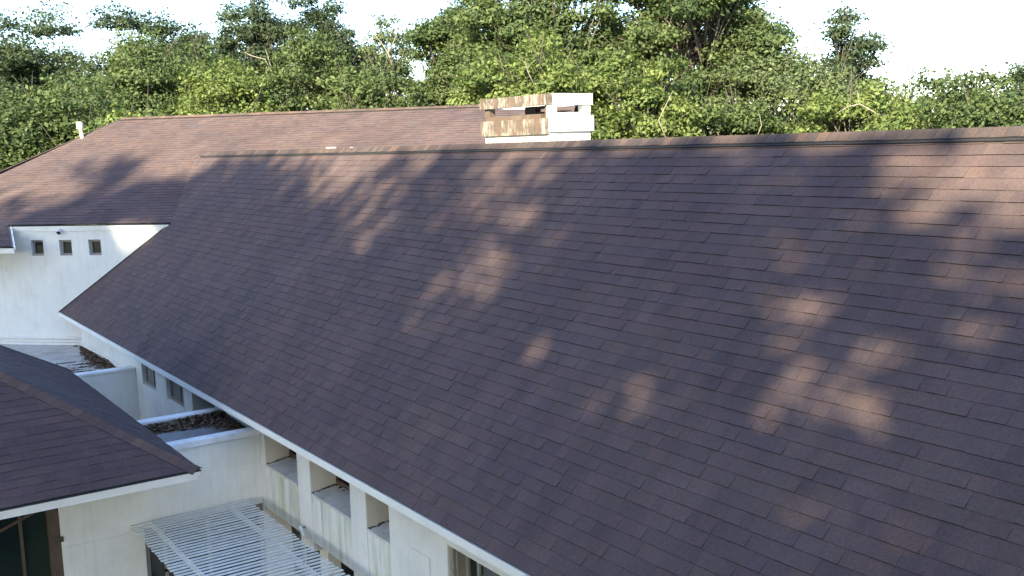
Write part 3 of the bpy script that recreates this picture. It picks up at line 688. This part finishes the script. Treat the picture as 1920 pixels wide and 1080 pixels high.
T = [  # px, top, bottom, halfwidth, distance, leaf, density, label, extra
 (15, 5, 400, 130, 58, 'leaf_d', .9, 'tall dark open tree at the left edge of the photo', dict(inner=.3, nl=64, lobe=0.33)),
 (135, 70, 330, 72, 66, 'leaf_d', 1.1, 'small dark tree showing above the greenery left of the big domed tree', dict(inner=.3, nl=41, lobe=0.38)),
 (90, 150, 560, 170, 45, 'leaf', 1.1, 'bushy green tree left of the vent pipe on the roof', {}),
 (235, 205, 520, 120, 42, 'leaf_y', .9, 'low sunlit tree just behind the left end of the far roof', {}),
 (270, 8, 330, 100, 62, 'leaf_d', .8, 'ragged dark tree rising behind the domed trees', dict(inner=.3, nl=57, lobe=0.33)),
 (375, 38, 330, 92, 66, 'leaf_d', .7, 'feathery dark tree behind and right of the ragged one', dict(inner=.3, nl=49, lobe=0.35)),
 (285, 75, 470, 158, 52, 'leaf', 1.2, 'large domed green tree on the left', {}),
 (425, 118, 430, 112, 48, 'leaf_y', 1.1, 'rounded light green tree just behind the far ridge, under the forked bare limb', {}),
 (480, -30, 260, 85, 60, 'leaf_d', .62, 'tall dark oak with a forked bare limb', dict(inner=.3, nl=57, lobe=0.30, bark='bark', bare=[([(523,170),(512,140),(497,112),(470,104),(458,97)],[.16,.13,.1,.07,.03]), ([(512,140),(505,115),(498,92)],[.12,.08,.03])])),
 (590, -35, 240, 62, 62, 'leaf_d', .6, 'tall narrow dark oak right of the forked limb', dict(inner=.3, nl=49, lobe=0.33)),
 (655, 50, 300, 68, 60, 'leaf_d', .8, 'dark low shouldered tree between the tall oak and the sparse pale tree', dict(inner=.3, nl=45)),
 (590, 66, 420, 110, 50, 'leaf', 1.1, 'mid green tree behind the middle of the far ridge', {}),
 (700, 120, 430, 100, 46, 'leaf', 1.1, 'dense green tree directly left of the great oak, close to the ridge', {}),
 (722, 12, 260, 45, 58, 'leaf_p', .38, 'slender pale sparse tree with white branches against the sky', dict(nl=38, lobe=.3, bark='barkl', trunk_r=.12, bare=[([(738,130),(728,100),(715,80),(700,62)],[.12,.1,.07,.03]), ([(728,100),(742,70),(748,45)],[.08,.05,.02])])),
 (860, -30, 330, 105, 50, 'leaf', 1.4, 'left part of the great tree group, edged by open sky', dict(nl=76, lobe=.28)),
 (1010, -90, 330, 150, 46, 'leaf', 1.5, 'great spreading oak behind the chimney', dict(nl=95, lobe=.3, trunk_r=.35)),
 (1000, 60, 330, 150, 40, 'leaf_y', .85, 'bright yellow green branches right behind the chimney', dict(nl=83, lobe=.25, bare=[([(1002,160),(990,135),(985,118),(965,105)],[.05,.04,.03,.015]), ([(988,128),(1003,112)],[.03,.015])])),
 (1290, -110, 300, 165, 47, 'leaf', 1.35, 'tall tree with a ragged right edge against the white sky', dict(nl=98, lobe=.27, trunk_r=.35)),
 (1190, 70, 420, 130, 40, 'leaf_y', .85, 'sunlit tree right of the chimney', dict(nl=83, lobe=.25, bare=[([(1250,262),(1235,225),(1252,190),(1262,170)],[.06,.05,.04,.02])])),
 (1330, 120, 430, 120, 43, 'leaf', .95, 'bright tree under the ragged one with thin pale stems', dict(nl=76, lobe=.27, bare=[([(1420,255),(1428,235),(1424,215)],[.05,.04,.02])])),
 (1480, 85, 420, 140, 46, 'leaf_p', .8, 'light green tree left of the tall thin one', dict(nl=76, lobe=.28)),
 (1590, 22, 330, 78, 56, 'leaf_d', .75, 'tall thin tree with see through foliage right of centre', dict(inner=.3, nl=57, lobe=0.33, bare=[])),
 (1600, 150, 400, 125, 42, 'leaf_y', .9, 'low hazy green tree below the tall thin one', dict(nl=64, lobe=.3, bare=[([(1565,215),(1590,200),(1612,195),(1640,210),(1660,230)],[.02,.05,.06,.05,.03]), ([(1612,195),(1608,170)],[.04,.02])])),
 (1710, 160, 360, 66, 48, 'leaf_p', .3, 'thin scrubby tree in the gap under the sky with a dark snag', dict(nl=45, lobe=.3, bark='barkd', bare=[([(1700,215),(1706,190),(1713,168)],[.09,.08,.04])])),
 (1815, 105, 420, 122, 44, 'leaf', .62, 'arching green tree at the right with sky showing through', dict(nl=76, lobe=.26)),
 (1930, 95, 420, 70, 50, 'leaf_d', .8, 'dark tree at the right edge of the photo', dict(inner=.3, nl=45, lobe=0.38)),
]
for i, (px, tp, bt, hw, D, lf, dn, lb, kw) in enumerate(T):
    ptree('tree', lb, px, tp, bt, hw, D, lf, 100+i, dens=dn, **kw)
# far wood closing the view below the crowns
def wood():
    rg = np.random.RandomState(77); P = []; 
    for k in range(150):
        px = rg.uniform(-250, 2200); D = rg.uniform(68, 95); topy = rg.uniform(170, 270)
        p = at(px, topy, D); r = rg.uniform(2.2, 4)
        d = rg.normal(size=(260, 3)); d /= np.linalg.norm(d, axis=1, keepdims=True)
        z0 = p[2]-r; col = d*r*rg.uniform(.6, 1, (260, 1)); col[:, 2] = np.where(rg.rand(260) < .6, col[:, 2]-rg.uniform(0, 9, 260), col[:, 2])
        P.append(col+np.array([p[0], p[1], z0]))
    P = np.concatenate(P); Nn = rg.normal(size=P.shape)+np.array([0, 0, .6])
    me = leaves_mesh('far_wood', P, Nn, .42, rg.beta(2, 3, len(P)), M['leaf_d']); o = bpy.data.objects.new('far_wood', me); C.objects.link(o)
    meta(o, 'distant dark wood filling in between the nearer trees', 'wood', kind='stuff')
wood()
# oaks on the sunny side of the house, behind the viewer: they cast the dappled shade on the long roof
sh = np.array([.55, -.835]); ph = np.array([.835, .55]); TE = .5
sd = np.array(sdir)
PATCH = [(9.6,5.2,.55,.9),(10.4,5.0,.5,.85),(9.2,4.6,.4,.7),(12.2,3.6,.7,.88),(12.9,3.4,.5,.85),(12.3,4.6,.5,.9),(11.4,4.2,.4,.7),(14.8,4.9,.4,.75),(17.9,3.9,.3,.7),(16.4,3.3,.3,.7),
         (17.2,3.0,.28,.85),(18.7,2.3,.33,.9),(20.2,2.57,.35,.9),(17.8,1.05,.5,.8),(18.1,1.0,.3,.7),(20.0,1.3,.35,.7),(20.3,1.8,.35,.7),(21.1,2.1,.4,.7),(3.2,4.8,.7,.6),
         (21.5,3.3,.38,.9),(22.1,3.3,.45,.93),(22.6,2.9,.45,.93),(23.1,2.85,.4,.9),(22.3,2.3,.35,.9),(22.9,2.25,.4,.92),(23.4,2.4,.3,.9),(23.0,1.6,.35,.92),(23.5,1.5,.4,.93),(24.0,1.4,.35,.9),(24.5,1.8,.4,.85),
         (23.6,3.9,.5,.85),(23.4,4.6,.55,.85),(23.0,5.1,.5,.85),(23.9,3.3,.4,.85),(25.5,4.5,1.2,.8),(24.2,5.3,.5,.7),(22.3,4.9,.3,.6)]
PP = [(np.array([x, s*cA, s*sA+Z0]), r, p*((.86 if s < 3.5 else .6) if x > 21 else .85)) for x, s, r, p in PATCH] + [(P3((0,0,1.95+Z0), 2.35, 0), .5, 1.7), (P3((0,0,.2+Z0), .3, 0), .3, .5), (P3((0,0,.6+Z0), -.8, 0), .3, .45)]
def cullf(P, rg):  # crown leaves cut away along sun rays to shape shade and sun patches
    a = P[:, 0]*ph[0]+P[:, 1]*ph[1]; h = (P[:, 2]-Z0) - TE*(P[:, 0]*sh[0]+P[:, 1]*sh[1])
    lim = np.interp(a, [-12, -4, -3, -2.0, -.9, .2, .5, 2.1, 3.9, 9, 14.5, 19.7, 27], [2.9, 3.2, 3.9, 5.0, 5.6, 5.5, 4.3, 4.35, 4.9, 3.25, 1.40, -.3, -2.4])
    keep = h < lim + np.sin(a*7)*.12 + rg.normal(0, .12, len(P))
    for p, r, pr in PP:
        d = P-p; t = d@sd; q = d-np.outer(t, sd); dist = np.linalg.norm(q, axis=1)*(1+.30*np.sin(9*q[:, 0]+5*q[:, 2]+3*r)+.22*np.sin(17*q[:, 2]-8*q[:, 1]))
        keep &= ~((t > 5) & (dist < r) & (rg.rand(len(P)) < pr*(1.05-.45*(dist/r)**2)))
    return keep
for i, (a, dd) in enumerate(((-4.5,31), (0.6,34), (6.5,31), (12.0,34), (17.0,31), (22.0,34), (27.0,31), (3.9,39))):
    xy = ph*a + sh*dd
    topz = np.interp(a, [-4.5, 3.9, 14.5, 27], [4.2, 4.6, 1.4, -2.6]) + TE*dd + Z0
    tree('tree', ['tall shade oak behind the viewer, farthest left', 'tall shade oak behind the viewer, second from left', 'tall shade oak behind the viewer, third from left', 'shade oak behind the viewer, middle of the row', 'shade oak behind the viewer, third from right', 'shade oak behind the viewer, second from right', 'shade oak behind the viewer, farthest right', 'shade oak behind the viewer, set back between the second and third from left'][i],
         (xy[0], xy[1]), (xy[0], xy[1], topz-8.0), (3.9, 8.6), 60, 27000, .24, 'leaf', 300+i, lobe=.42, group='shade oaks on the sunny side', trunk_r=.4, cull=cullf, inner=.2, twigs=12)
